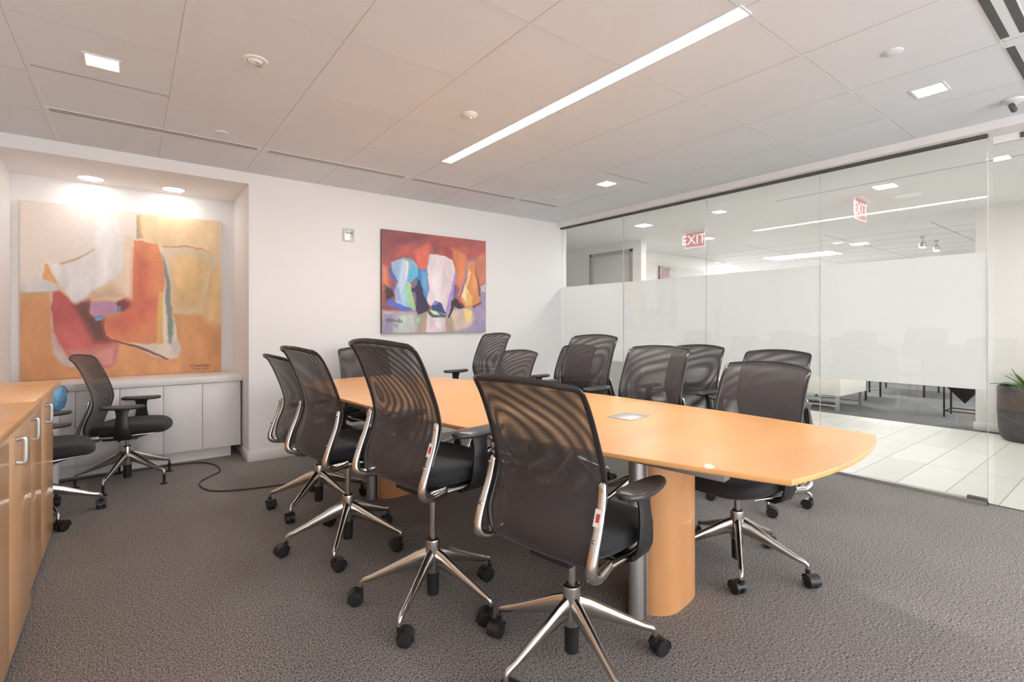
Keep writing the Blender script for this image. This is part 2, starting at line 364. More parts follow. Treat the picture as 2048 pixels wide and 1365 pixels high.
struct('wall_lounge', B().box(12.2, 12.3, -2.2, 8.2, 0, CZ).box(4.5, 13.2, 8.1, 8.2, 0, CZ).box(4.5, 13.2, -2.3, -2.2, 0, CZ + .08), M['wall2'])
# lounge ceiling: grid lines in the lounge
lg = B()
for x in (8.6, 9.2, 9.8, 10.4, 11.0, 11.6): lg.box(x - .008, x + .008, -2.2, 8.1, CZ - .0012, CZ + .001)
for y in (0.6, 1.8, 3.0, 4.2): lg.box(8.0, 12.2, y - .008, y + .008, CZ - .0012, CZ + .001)
struct('trim_7', lg, M['dullgap'])

# ------------------------------------------------------------------ ceiling fixtures
def strip():
    t = thing('linear_light', 'long white recessed light strip glowing down the middle of the ceiling', 'ceiling light', (1.992, 2.25, CZ))
    L = 1.205
    obj('diffuser', box(-.040, .040, -L, L, -.004, .002), M['e_strip'], t)
    obj('frame', B().box(-.046, -.040, -L - .01, L + .01, -.006, .002).box(.040, .046, -L - .01, L + .01, -.006, .002).box(-.04, .04, -L - .01, -L, -.006, .002).box(-.04, .04, L, L + .01, -.006, .002), M['grid'], t)
strip()
def square_light(x, y, s, label, m='e_spot', group=None, name='square_downlight'):
    t = thing(name, label, 'ceiling light', (x, y, CZ), 0, group); a = s / 2; b = a + .012
    obj('lens', box(-a, a, -a, a, -.002, .002), M[m], t)
    obj('trim_ring', B().box(-b, -a, -b, b, -.005, .001).box(a, b, -b, b, -.005, .001).box(-a, a, -b, -a, -.005, .001).box(-a, a, a, b, -.005, .001), M['grid'], t)
square_light(-.105, 3.165, .125, 'small square downlight glowing at the upper left of the ceiling')
square_light(3.483, .785, .125, 'small square downlight glowing near the top right corner above the glass wall')
square_light(3.467, 3.11, .125, 'small square downlight past the far end of the light strip')
for k, (x, y) in enumerate([(-.105, -1.2), (3.48, -1.2), (1.7, -1.4)]):  # unseen extra downlights, added to brighten the room
    square_light(x, y, .125, ['square downlight behind the camera on the left', 'square downlight behind the camera on the right', 'square downlight behind the camera in the middle'][k])
for x, lab in ((-.25, 'round downlight over the left half of the large orange painting'), (.31, 'round downlight over the right half of the large orange painting')):
    t = thing('round_downlight', lab, 'ceiling light', (x, 5.33, NZ))
    obj('lens', B().lathe([(.080, -.002), (.080, .002)], 32), M['e_niche'], t)
    obj('trim_ring', B().lathe([(.080, 0.001), (.081, -.004), (.092, -.004), (.094, 0.001)], 32, cap=False), M['white_pl'], t)

def slot(x0, x1, y, label, n=2, wd=.012, gap=.032, group=None):
    t = thing('slot_diffuser', label, 'air vent', ((x0 + x1) / 2, y, CZ), 0, group); h = (x1 - x0) / 2; W = gap * (n - 1) / 2 + .018
    obj('frame', box(-h, h, -W, W, -.003, .001), M['grid'], t)
    s = B()
    for k in range(n): yy = -gap * (n - 1) / 2 + k * gap; s.box(-h + .02, h - .02, yy - wd / 2, yy + wd / 2, -.0036, .0)
    obj('slot', s, M['gap'], t)
slot(-.40, .765, 4.045, 'leftmost length of the twin slot air diffuser along the back wall', group=None)
slot(.80, 1.93, 4.045, 'twin slot air diffuser above the small red painting')
slot(1.97, 3.15, 4.045, 'twin slot air diffuser beyond the end of the light strip')
slot(3.18, 3.73, 4.045, 'short twin slot diffuser nearest the glass wall corner')
slot(2.1, 3.13, .405, 'wide twin slot return vent at the top right edge', wd=.030, gap=.062)
slot(3.21, 4.25, .405, 'wide slot return vent beside the glass wall in the top right corner', wd=.030, gap=.062)
# panel gaps beside two downlights
tag(obj('access_panel', box(-.388, .178, 3.40, 3.415, CZ - .003, CZ + .001), M['dullgap']), 'narrow dark gap of a ceiling access panel behind the upper left downlight', 'ceiling panel')
tag(obj('access_panel', box(3.185, 3.75, 2.872, 2.884, CZ - .003, CZ + .001), M['dullgap']), 'narrow dark gap of a ceiling access panel before the far square downlight', 'ceiling panel')
# adjustable spot (switched off)
t = thing('eyeball_spotlight', 'round white recessed eyeball spotlight, unlit, with a thin black ring', 'spotlight', (.486, 2.69, CZ))
obj('trim_ring', B().lathe([(.036, .001), (.038, -.006), (.052, -.007), (.058, 0.001)], 32, cap=False), M['white_pl'], t)
eb = B(); c = [(.0, .034), (.010, .034), (.018, .030), (.022, .024)]
eb.lathe([(.036, .002), (.034, -.006), (.028, -.014), (.016, -.018), (.002, -.019)], 28); obj('eyeball', eb, M['white_pl'], t)
rg = B(); rg.tube([(.020 * math.cos(a) + .006, .014 * math.sin(a) - .004, -.0195 - .006 * math.cos(a)) for a in [2 * math.pi * k / 24 for k in range(25)]], .0014, 6); obj('ring', rg, M['gap'], t)
# smoke / occupancy sensor
t = thing('occupancy_sensor', 'white domed sensor on the ceiling left of the light strip', 'sensor', (1.652, 2.585, CZ))
obj('base', B().lathe([(.047, .001), (.046, -.008), (.036, -.014), (.030, -.020), (.012, -.023), (.001, -.023)], 32), M['white_pl'], t)
obj('lens', B().lathe([(.012, -.022), (.010, -.028), (.002, -.030)], 20), M['steel'], t)
for x, y, lab in ((.493, 3.842, 'flat white sprinkler cover plate above the niche, by the slot diffuser'), (2.857, .782, 'flat white sprinkler cover plate at the upper right of the ceiling'), (3.459, 3.774, 'flat white sprinkler cover plate in the far corner by the last diffuser')):
    tag(obj('sprinkler_cover', B().lathe([(.040, .001), (.040, -.004), (.037, -.006), (.001, -.006)], 30), M['ceil'], loc=(x, y, CZ)), lab, 'sprinkler cover')
# projector-like white housing at the top right corner
t = thing('ceiling_sensor', 'white ceiling bracket with a dark tilting sensor head in the top right corner', 'sensor', (4.02, .53, CZ))
obj('mount', B().lathe([(.05, .001), (.05, -.010), (.03, -.02), (.012, -.022), (.012, -.04), (.001, -.04)], 24), M['white_pl'], t)
obj('head', B().tube([(-.05, .0, -.045), (.03, .0, -.05)], .015, 14), M['gap'], t)

# hall ceiling fixtures
for k, (x, y, s) in enumerate([(5.60, 1.59, .16), (5.33, 4.14, .16), (6.90, 4.20, .16)]):
    square_light(x, y, s, ['square downlight in the hall ceiling right of the nearer exit sign', 'square downlight in the hall ceiling above the corridor door', 'square downlight beside the far exit sign'][k], 'e_hall')
square_light(6.9, -.2, .16, 'square downlight in the hall ceiling by the potted plant', 'e_hall')  # this lamp and the next are out of view, added for hall brightness
square_light(5.6, -.9, .16, 'square downlight in the hall beyond the glass door', 'e_hall')
t = thing('slot_diffuser', 'long single slot vent in the hall ceiling behind the glass', 'air vent', (5.37, .9, CZ), R(90))
obj('frame', box(-1.6, 1.6, -.022, .022, -.003, .001), M['grid'], t); obj('slot', box(-1.59, 1.59, -.006, .006, -.0036, 0), M['gap'], t)
tag(obj('ceiling_speaker', B().lathe([(.11, .001), (.11, -.004), (.095, -.008), (.001, -.008)], 36), M['white_pl'], loc=(6.155, 1.56, CZ)), 'round white ceiling speaker in the hall', 'speaker')
t = thing('troffer_light', 'large bright rectangular light panel in the lounge ceiling', 'ceiling light', (10.1, 4.2, CZ))
obj('diffuser', box(-.29, .29, -.58, .58, -.003, .001), M['e_lay'], t); obj('frame', B().box(-.30, -.29, -.6, .6, -.006, .001).box(.29, .30, -.6, .6, -.006, .001), M['grid'], t)
for k, (x, y) in enumerate([(8.9, -.5), (10.6, 6.4), (7.9, 7.0)]):  # first two panels are unseen, added to light the lounge and frosted film
    t = thing('troffer_light', ['light panel in the lounge ceiling behind the hall wall', 'light panel at the far end of the lounge behind the corridor wall', 'light panel over the corridor beyond the grey canvas'][k], 'ceiling light', (x, y, CZ))
    obj('diffuser', box(-.29, .29, -.58, .58, -.003, .001), M['e_lay'], t); obj('frame', B().box(-.30, -.29, -.6, .6, -.006, .001).box(.29, .30, -.6, .6, -.006, .001), M['grid'], t)
t = thing('troffer_light', 'slim far light panel in the lounge ceiling', 'ceiling light', (9.35, 3.0, CZ))
obj('diffuser', box(-.1, .1, -.1, .1, -.003, .001), M['e_lay'], t)
for x, y, lab in ((9.3, 2.18, 'left of two lit spotlights on the lounge ceiling'), (9.9, 2.15, 'right of two lit spotlights on the lounge ceiling')):
    t = thing('track_spotlight', lab, 'spotlight', (x, y, CZ)); t_b = obj('stem', B().lathe([(.03, 0), (.03, -.02), (.01, -.021), (.01, -.09)], 14), M['silver'], t)
    obj('head', B().lathe([(.02, -.08), (.045, -.10), (.045, -.155), (.035, -.156)], 18), M['silver'], t); obj('bulb', B().lathe([(.034, -.150), (.034, -.162), (.001, -.168)], 18), M['e_hall'], t)
def exit_sign(x, y, rz, label, pole):
    t = thing('exit_sign', label, 'exit sign', (x, y, CZ), rz)
    obj('canopy', box(-.18, .18, -.05, .05, -.018, 0), M['white_pl'], t)
    obj('panel', box(-.155, .155, -.003, .003, -.225, -.018), M['e_exitp'], t)
    obj('border', B().box(-.155, .155, -.0045, .0045, -.225, -.217).box(-.155, -.147, -.0045, .0045, -.225, -.02).box(.147, .155, -.0045, .0045, -.225, -.02), M['e_exit'], t)
    text('letters', 'EXIT', .185, M['e_exit'], t, (-.018, -.005, -.118), (R(90), 0, 0), .001)
    obj('arrow', B().box(.112, .118, -.006, -.004, -.150, -.086).add([(.118, -.006, -.150), (.118, -.006, -.086), (.142, -.006, -.118), (.118, -.004, -.150), (.118, -.004, -.086), (.142, -.004, -.118)], [(0, 2, 1), (3, 4, 5), (0, 1, 4, 3), (1, 2, 5, 4), (2, 0, 3, 5)]), M['e_exit'], t)
exit_sign(6.25, 3.98, R(-90), 'glowing EXIT sign with arrow hanging beyond the third glass joint, facing the room', 0)
exit_sign(5.95, 1.90, R(0), 'EXIT sign seen almost edge on, hanging above the hall by the last glass panel', 0)

# ------------------------------------------------------------------ lounge things
def sofa(x0, x1, y0, y1, label):
    t = thing('lounge_sofa', label, 'sofa', ((x0 + x1) / 2, (y0 + y1) / 2, 0)); a, b = (x1 - x0) / 2, (y1 - y0) / 2
    obj('body', box(-a, a, -b, b, .20, .46), M['sofa'], t, bevel=.02); obj('backrest', box(-a, -a + .18, -b, b, .46, .78), M['sofa'], t, bevel=.03)
    obj('cushion', box(-a + .19, a - .01, -b + .02, b - .02, .462, .54), M['sofa'], t, bevel=.03)
    for sx in (-1, 1):
        for sy in (-1, 1): obj('leg', box(sx * (a - .06) - .02, sx * (a - .06) + .02, sy * (b - .06) - .02, sy * (b - .06) + .02, 0, .21), M['silver'], t)
    for sx in (-1, 1): obj('stretcher', box(sx * (a - .06) - .008, sx * (a - .06) + .008, -b + .08, b - .08, .055, .07), M['chrome'], t)
sofa(7.50, 8.45, 2.62, 4.35, 'low white sofa on metal legs seen under the frosted band')
def bench(x0, x1, y0, y1, label, h=.46):
    t = thing('lounge_table', label, 'table', ((x0 + x1) / 2, (y0 + y1) / 2, 0)); a, b = (x1 - x0) / 2, (y1 - y0) / 2
    obj('top', box(-a, a, -b, b, h - .05, h), M['sofa'], t, bevel=.006)
    for sx in (-1, 1):
        for sy in (-1, 1): obj('leg', box(sx * (a - .03) - .012, sx * (a - .03) + .012, sy * (b - .03) - .012, sy * (b - .03) + .012, 0, h - .05), M['iron'], t)
        obj('stretcher', box(sx * (a - .03) - .006, sx * (a - .03) + .006, -b + .04, b - .04, .10, .112), M['chrome'], t)
bench(8.9, 9.6, 2.75, 3.5, 'low table on thin dark legs behind the white sofa')
bench(10.0, 10.9, 2.3, 3.1, 'farther low table on thin dark legs in the lounge')
t = thing('pyramid_planter', 'dark inverted pyramid bowl hung in a black wire stand beyond the glass', 'planter', (8.335, 1.53, 0))
s = .168
for sx in (-1, 1):
    for sy in (-1, 1): obj('leg', box(sx * s - .009, sx * s + .009, sy * s - .009, sy * s + .009, 0, .42), M['iron'], t)
fr = B()
for z in (.07, .41):
    for sg in (-1, 1): fr.box(-s, s, sg * s - .007, sg * s + .007, z, z + .014); fr.box(sg * s - .007, sg * s + .007, -s, s, z, z + .014)
obj('frame', fr, M['iron'], t)
obj('bowl', B().loft([[(-.185, -.185, .43), (.185, -.185, .43), (.185, .185, .43), (-.185, .185, .43)], [(-.003, -.003, .17), (.003, -.003, .17), (.003, .003, .17), (-.003, .003, .17)]]), M['iron'], t, sharp=20)
# planter with plant
t = thing('potted_plant', 'spiky green plant in a tall dark round planter by the hall wall', 'plant', (7.13, .82, 0))
obj('planter', B().lathe([(.185, 0), (.215, .03), (.232, .12), (.240, .30), (.240, .53), (.236, .545), (.222, .545), (.220, .50), (.001, .50)], 40), M['pot'], t)
obj('soil', B().lathe([(.218, .515), (.001, .525)], 30), M['soil'], t)
lf = B()
for k in range(26):
    a = k * 2.4; el = R(random.uniform(10, 75)); L = random.uniform(.17, .31); wd = random.uniform(.014, .024)
    d = Vector((math.cos(a) * math.cos(el), math.sin(a) * math.cos(el), math.sin(el))); sd = Vector((-math.sin(a), math.cos(a), 0)); p0 = Vector((math.cos(a) * .05, math.sin(a) * .05, .53))
    pts = []
    for i in range(7):
        q = i / 6; c_ = p0 + d * L * q + Vector((0, 0, -.10 * q * q * math.cos(el) * L / .3)); ww = wd * math.sin(math.pi * min(1, .15 + q * .85)) + .001
        pts.append([c_ - sd * ww, c_ + Vector((0, 0, -.004)), c_ + sd * ww, c_ + Vector((0, 0, .003))])
    lf.loft(pts)
lf_o = obj('leaves', lf, M['leaf'], t)

# ------------------------------------------------------------------ paintings
def vnoise(x, y, s, seed):
    rs = np.random.RandomState(seed); g = rs.rand(64, 64); X = (x * s) % 63; Y = (y * s) % 63
    i = X.astype(int); j = Y.astype(int); fx = X - i; fy = Y - j; fx = fx * fx * (3 - 2 * fx); fy = fy * fy * (3 - 2 * fy)
    i1 = (i + 1) % 64; j1 = (j + 1) % 64
    return (g[i, j] * (1 - fx) * (1 - fy) + g[i1, j] * fx * (1 - fy) + g[i, j1] * (1 - fx) * fy + g[i1, j1] * fx * fy)
def fbm(x, y, s, seed): return (vnoise(x, y, s, seed) + .5 * vnoise(x, y, 2 * s, seed + 1) + .25 * vnoise(x, y, 4 * s, seed + 2)) / 1.75 - .5
def homog(src):
    dst = [(0, 1), (1, 1), (1, 0), (0, 0)]; A = []; b = []
    for (x, y), (u, v) in zip(src, dst):
        A.append([x, y, 1, 0, 0, 0, -u * x, -u * y]); b.append(u); A.append([0, 0, 0, x, y, 1, -v * x, -v * y]); b.append(v)
    h = np.linalg.solve(np.array(A, float), np.array(b, float)); return np.append(h, 1).reshape(3, 3)
def paint(W_, H_, src, layers, base, n, seed, warp, var):
    Hm = homog(src); nv = n; nu = int(n * W_ / H_)
    U, V = np.meshgrid(np.linspace(0, 1, nu + 1), np.linspace(0, 1, nv + 1)); C = base(U, V)
    wu = U + warp * fbm(U, V, 9, seed) + warp * .6 * fbm(U, V, 34, seed + 5); wv = V + warp * fbm(U, V, 9, seed + 9) + warp * .6 * fbm(U, V, 34, seed + 14)
    for k, (poly, col, soft) in enumerate(layers):
        P = [(Hm @ np.array([x, y, 1.0])) for x, y in poly]; P = [(p[0] / p[2], p[1] / p[2]) for p in P]
        inside = np.zeros_like(U, bool); dist = np.full_like(U, 9.0)
        for i in range(len(P)):
            (x0, y0), (x1, y1) = P[i], P[(i + 1) % len(P)]
            if y0 != y1: inside ^= ((wv < y0) != (wv < y1)) & (wu < (x1 - x0) * (wv - y0) / (y1 - y0) + x0)
            dx, dy = x1 - x0, y1 - y0; tt = np.clip(((wu - x0) * dx + (wv - y0) * dy) / (dx * dx + dy * dy + 1e-12), 0, 1)
            dist = np.minimum(dist, np.hypot(wu - x0 - tt * dx, wv - y0 - tt * dy))
        sd = np.where(inside, dist, -dist); m = np.clip(sd / soft + .5, 0, 1)[..., None]
        st = 1 + var * fbm(U * 1.0, V * .35, 16, seed + 30 + k)[..., None] * 2
        C = C * (1 - m) + np.array(col) / 255.0 * st * m
    C = np.clip(C + var * .35 * fbm(U, V, 60, seed + 77)[..., None], 0, 1)
    C = C * .82 + .18 * .84
    return U, V, np.where(C < .04045, C / 12.92, ((C + .055) / 1.055) ** 2.4)
def painting(name, label, x0, x1, z0, z1, y, depth, U, V, C, edge):
    t = thing(name, label, 'painting', ((x0 + x1) / 2, y, z0)); a = (x1 - x0) / 2; h = z1 - z0
    obj('stretcher', box(-a, a, -depth + .003, 0, 0, h), edge, t, bevel=.002)
    nv, nu = U.shape; me = bpy.data.meshes.new('canvas')
    vs = [(-a + 2 * a * u, -depth + .002, h * v) for u, v in zip(U.ravel(), V.ravel())]
    fs = [(j * nu + i, j * nu + i + 1, (j + 1) * nu + i + 1, (j + 1) * nu + i) for j in range(nv - 1) for i in range(nu - 1)]
    n0 = len(vs); vs += [(-a, -depth + .006, 0), (a, -depth + .006, 0), (a, -depth + .006, h), (-a, -depth + .006, h)]
    me.from_pydata(vs, [], fs); me.update()
    at = me.color_attributes.new('paint', 'FLOAT_COLOR', 'POINT')
    col = np.ones((len(vs), 4)); col[:n0, :3] = C.reshape(-1, 3); at.data.foreach_set('color', col.ravel())
    me.materials.append(M['paint']); o = bpy.data.objects.new('canvas', me); COL.objects.link(o); o.parent = t
    return t
# large orange one (artwork traced in the plane of its canvas)
def base1(U, V):
    f = np.clip((V - .46) * 14 + 2 * fbm(U, V, 4, 3), 0, 1)[..., None]
    c = np.array([226, 152, 92]) / 255 * (1 - f) + np.array([240, 222, 208]) / 255 * f
    g = np.clip(1 - np.hypot((U - .32) / .3, (V - .85) / .22), 0, 1)[..., None]; return c * (1 - g * .6) + np.array([244, 232, 226]) / 255 * g * .6
L1 = [([(945,165),(1510,205),(1510,930),(1180,850),(1160,400),(945,340)], (238,204,154), .04),
 ([(1180,600),(1510,520),(1510,900),(1180,850)], (234,188,128), .12),
 ([(130,705),(380,700),(900,900),(1180,845),(1380,860),(1515,920),(1515,1260),(130,1310)], (222,150,92), .015),
 ([(1380,760),(1510,700),(1510,940),(1400,900)], (236,190,130), .08),
 ([(330,490),(420,500),(540,460),(625,410),(640,300),(650,220),(720,180),(800,190),(822,240),(832,330),(840,540),(820,560),(700,650),(600,720),(540,780),(500,770),(440,700),(390,620)], (240,233,230), .03),
 ([(850,300),(915,330),(905,740),(800,752),(590,742),(700,650),(830,560)], (240,214,184), .012),
 ([(640,700),(760,640),(830,720),(800,745),(600,742)], (205,165,130), .05),
 ([(420,490),(540,452),(645,395),(645,405),(540,466),(420,503)], (205,160,120), .01),
 ([(310,500),(335,510),(400,655),(300,620)], (236,166,104), .006),
 ([(150,640),(260,605),(400,655),(410,685),(330,700),(150,697)], (216,208,206), .02),
 ([(160,697),(340,700),(320,712),(165,716)], (176,166,112), .006),
 ([(345,720),(372,700),(362,900),(440,1100),(530,1205),(440,1190),(365,1110),(350,900)], (208,194,190), .012),
 ([(370,690),(410,683),(510,782),(560,760),(600,750),(720,870),(720,980),(805,1040),(800,1100),(790,1180),(740,1212),(690,1205),(640,1150),(500,1150),(420,1060),(370,950),(350,800)], (190,76,74), .010),
 ([(380,950),(520,900),(600,1000),(620,1080),(480,1120),(410,1040)], (214,96,88), .08),
 ([(500,782),(600,745),(620,850),(712,880),(722,1000),(765,1030),(650,1035),(590,920)], (96,54,46), .04),
 ([(470,1090),(620,1090),(800,1045),(790,1180),(740,1212),(690,1205),(640,1150),(500,1150)], (214,138,130), .05),
 ([(915,340),(1080,365),(1110,450),(1122,560),(1112,700),(1090,880),(1075,1050),(1000,1050),(860,1032),(770,1018),(720,990),(712,900),(760,860),(830,840),(800,770),(860,725),(905,760),(905,560)], (232,134,84), .007),
 ([(925,420),(1010,500),(1000,700),(1080,760),(1000,900),(860,980),(740,960),(730,890),(830,840),(860,745),(912,760)], (214,98,74), .07),
 ([(790,770),(840,735),(900,770),(840,830),(800,800)], (120,50,55), .02),
 ([(1095,370),(1130,480),(1165,700),(1172,850),(1225,1080),(1218,1140),(1150,1162),(1040,1130),(860,1042),(1000,1056),(1108,1046),(1090,900),(1116,700),(1126,560)], (236,216,196), .007),
 ([(1085,690),(1108,700),(1100,1048),(1056,1050)], (238,180,92), .012),
 ([(1112,430),(1130,480),(1155,620),(1172,800),(1165,1055),(1140,1000),(1128,700)], (132,132,122), .012),
 ([(1150,880),(1176,900),(1170,1055),(1145,1040)], (110,140,124), .02),
 ([(1165,1000),(1215,1060),(1222,1140),(1165,1110)], (214,204,200), .015),
 ([(610,760),(780,755),(812,800),(790,845),(640,855),(612,830)], (192,132,168), .008),
 ([(648,858),(712,855),(704,885),(655,887)], (96,160,212), .006), ([(800,786),(832,790),(822,830),(800,828)], (96,140,180), .006),
 ([(1120,390),(1270,385),(1400,415),(1478,460),(1472,520),(1440,560),(1400,700),(1370,842),(1185,825),(1150,600)], (226,204,170), .012),
 ([(1175,455),(1300,430),(1400,470),(1430,545),(1385,680),(1342,805),(1205,795),(1172,600)], (236,192,128), .05),
 ([(1180,640),(1330,760),(1340,805),(1205,795)], (214,170,118), .05),
 ([(1120,380),(1270,378),(1400,408),(1440,430),(1400,418),(1270,388),(1120,390)], (208,150,90), .005),
 ([(933,165),(957,167),(968,330),(930,330)], (176,152,136), .006), ([(946,165),(960,167),(972,330),(952,330)], (226,168,110), .006),
 ([(770,1012),(1000,1085),(1150,1155),(1140,1162),(980,1095),(770,1024)], (110,70,60), .005)]
U, V, C = paint(1.38, 1.43, [(150,72),(1510,210),(1505,1240),(140,1295)], L1, base1, 330, 11, .018, .10)
M['canvas_edge'] = mat('canvas_edge_tan', (0.62, 0.42, 0.28), 0.7, vary=(20, .2)); M['canvas_edge2'] = mat('canvas_edge_brown', (0.16, 0.13, 0.12), 0.6, vary=(20, .2))
p1 = painting('canvas_painting', 'large abstract painting in orange, cream and red, standing on the niche counter', -.685, .695, .724, 2.155, NY - .001, .035, U, V, C, M['canvas_edge'])
text('signature', 'Conesder', .040, M['ink'], p1, (.52, -.0338, .062), (R(90), R(1), 0)); text('signature', '12 Dec. 1974', .026, M['ink'], p1, (.52, -.0338, .030), (R(90), 0, 0))
def base2(U, V):
    a = fbm(U * .6 + V * .5, V - U * .6, 7, 21)[..., None] * 1.5 + .5; a = np.clip(a, 0, 1)
    c = np.array([206, 90, 80]) / 255 * a + np.array([142, 66, 66]) / 255 * (1 - a)
    d = np.clip(1.6 - np.hypot(U, V - 1.0) * 3.2, 0, 1)[..., None]; c = c * (1 - d * .6) + np.array([118, 60, 66]) / 255 * d * .6
    e = np.clip((.45 - V) * 4, 0, 1)[..., None] * np.clip(1 - U * 3, 0, 1)[..., None]; return c * (1 - e) + np.array([112, 62, 66]) / 255 * e
L2 = [([(560,380),(720,290),(740,400),(700,600),(620,570),(580,470)], (226,98,80), .05), ([(420,330),(560,300),(520,420),(380,440)], (200,84,74), .06),
 ([(950,340),(1090,410),(1110,500),(1090,640),(1035,790),(1000,720),(985,520)], (238,130,76), .03), ([(1190,470),(1300,400),(1305,700),(1245,760),(1210,600)], (216,122,96), .03),
 ([(880,340),(960,380),(960,470),(880,440)], (166,62,62), .04), ([(300,250),(560,200),(700,230),(500,290),(330,330)], (122,60,66), .05), ([(1050,290),(1300,290),(1300,360),(1150,370)], (176,84,84), .05),
 ([(240,540),(285,560),(300,760),(250,780)], (232,130,90), .05), ([(255,740),(340,780),(360,850),(270,900)], (44,28,34), .03),
 ([(232,1000),(600,1010),(980,980),(1308,900),(1308,1228),(232,1240)], (176,164,170), .03),
 ([(380,1060),(560,1040),(570,1225),(300,1228)], (194,208,200), .03), ([(250,1050),(360,1030),(340,1230),(240,1235)], (150,140,178), .03),
 ([(600,1010),(710,1000),(720,1228),(600,1228)], (172,152,132), .02), ([(700,1030),(900,1080),(910,1228),(690,1228)], (228,208,214), .02),
 ([(960,1000),(1200,980),(1200,1150),(1000,1210),(940,1100)], (214,188,172), .03), ([(880,1080),(960,1060),(960,1228),(890,1228)], (168,146,120), .02),
 ([(1230,800),(1308,800),(1310,1228),(1110,1228),(1210,1080),(1150,1000)], (158,142,180), .03),
 ([(1250,760),(1306,715),(1306,815),(1255,800)], (204,198,204), .012), ([(1068,972),(1165,1010),(1150,1130),(1098,1105)], (246,206,112), .012),
 ([(600,580),(692,575),(712,850),(700,900),(600,740),(560,900),(570,640)], (52,124,200), .010), ([(640,600),(690,600),(700,820),(650,780)], (90,160,218), .02),
 ([(330,500),(440,450),(540,470),(605,545),(600,620),(520,700),(560,900),(582,1000),(480,992),(380,965),(370,880),(360,780),(392,700),(340,600)], (152,192,226), .008),
 ([(440,480),(500,480),(480,700),(420,860),(400,720)], (188,208,232), .02), ([(478,490),(500,490),(490,620),(470,700)], (236,236,214), .008),
 ([(530,520),(607,545),(602,640),(520,722),(486,695)], (84,188,226), .008), ([(470,722),(532,730),(582,992),(500,992),(480,860)], (152,206,152), .008),
 ([(350,770),(412,752),(432,900),(380,905)], (150,162,216), .012), ([(440,452),(540,468),(530,510),(470,480)], (110,180,186), .008),
 ([(288,543),(320,560),(392,700),(365,712),(310,640)], (76,96,192), .006), ([(330,740),(370,740),(362,790),(335,780)], (76,96,192), .006), ([(282,890),(330,880),(400,925),(545,985),(545,1000),(440,1008),(360,960),(285,948)], (72,98,206), .006),
 ([(598,680),(625,700),(655,820),(725,960),(700,1000),(600,1050),(580,990),(592,880),(575,800),(545,805),(545,778),(590,740)], (36,34,62), .006),
 ([(725,420),(870,428),(960,480),(988,560),(978,800),(942,1000),(892,1022),(830,930),(750,960),(700,900),(715,800),(695,560)], (226,206,214), .006),
 ([(735,430),(850,430),(850,700),(830,900),(750,950),(705,890),(722,780),(703,560)], (242,230,234), .03),
 ([(982,590),(1002,600),(978,860),(932,1012),(892,1022),(942,800)], (164,130,200), .008), ([(975,740),(995,745),(985,880),(970,870)], (54,84,140), .006),
 ([(738,952),(790,898),(845,930),(898,1032),(830,1015),(750,992)], (36,52,112), .006), ([(755,925),(792,905),(820,930),(770,945)], (140,130,210), .008),
 ([(700,990),(780,1000),(900,1050),(880,1075),(760,1075),(715,1040)], (58,84,70), .012), ([(720,990),(800,1010),(830,1050),(760,1040)], (220,226,196), .008), ([(800,1090),(860,1130),(840,1200),(790,1160)], (244,240,238), .01),
 ([(1098,480),(1118,468),(1190,468),(1196,500),(1108,500),(1082,700),(1040,850),(1015,850),(1060,700)], (160,130,176), .006),
 ([(1110,492),(1190,490),(1202,650),(1246,900),(1160,972),(1090,962),(1045,880),(1092,700)], (238,148,84), .006),
 ([(1135,560),(1150,610),(1112,760),(1155,860),(1100,945),(1058,850),(1100,720)], (250,226,172), .010), ([(1110,800),(1160,850),(1150,950),(1095,945)], (248,196,96), .02),
 ([(1195,540),(1215,640),(1252,860),(1235,850)], (92,52,50), .006), ([(1162,955),(1250,905),(1255,930),(1180,978)], (142,62,60), .005), ([(1020,880),(1090,962),(1070,975),(1000,880)], (130,60,60), .005),
 ([(955,900),(1000,868),(1072,972),(1030,985),(980,950),(935,1080),(918,1075),(950,960)], (42,30,38), .005), ([(575,1085),(615,1080),(612,1125),(580,1125)], (150,212,170), .008)]
U, V, C = paint(1.245, 1.03, [(232,155),(1302,280),(1310,1228),(232,1240)], L2, base2, 330, 41, .022, .13)
p2 = painting('canvas_painting', 'smaller painting of blue, white and orange vases on red, hung on the back wall', 1.975, 3.215, 1.08, 2.112, BY - .001, .040, U, V, C, M['canvas_edge2'])
text('signature', 'olmida', .066, M['ink'], p2, (-.49, -.0388, .128), (R(90), R(4), 0)); text('signature', "'13", .048, M['ink'], p2, (-.48, -.0388, .072), (R(90), R(4), 0))
U, V, C = paint(1.5, .8, [(232,155),(1302,280),(1310,1228),(232,1240)], [([(232,155),(500,200),(500,1240),(232,1240)], (170,140,150), .05), ([(650,500),(800,500),(760,1240),(620,1240)], (70,70,80), .05), ([(1100,500),(1250,500),(1250,1240),(1080,1240)], (110,140,130), .05)], lambda U, V: np.ones(U.shape + (1,)) * np.array([.78, .77, .76]) + 0 * U[..., None], 90, 61, .1, .25)
painting('canvas_painting', 'grey and pink canvas on the far corridor wall, mostly behind the frosted band', 7.66, 9.10, 1.3, 2.23, 5.618, .035, U, V, C, M['canvas_edge2'])

# thermostat
t = thing('thermostat', 'small white thermostat on the back wall left of the vase painting', 'thermostat', (1.657, BY, 2.02))
obj('housing', box(-.055, .055, -.028, 0, -.062, .062), M['white_pl'], t, bevel=.010); obj('face', box(-.042, .042, -.031, -.027, -.050, .050), M['steel'], t, bevel=.002)
for dx in (-.024, -.008, .010, .024): obj('mark', box(dx - .005, dx + .005, -.032, -.031, .008 , .022), M['gap'], t)
obj('vent', B().box(-.03, .03, -.032, -.031, -.018, -.015).box(-.03, .03, -.032, -.031, -.028, -.025), M['dullgap'], t)

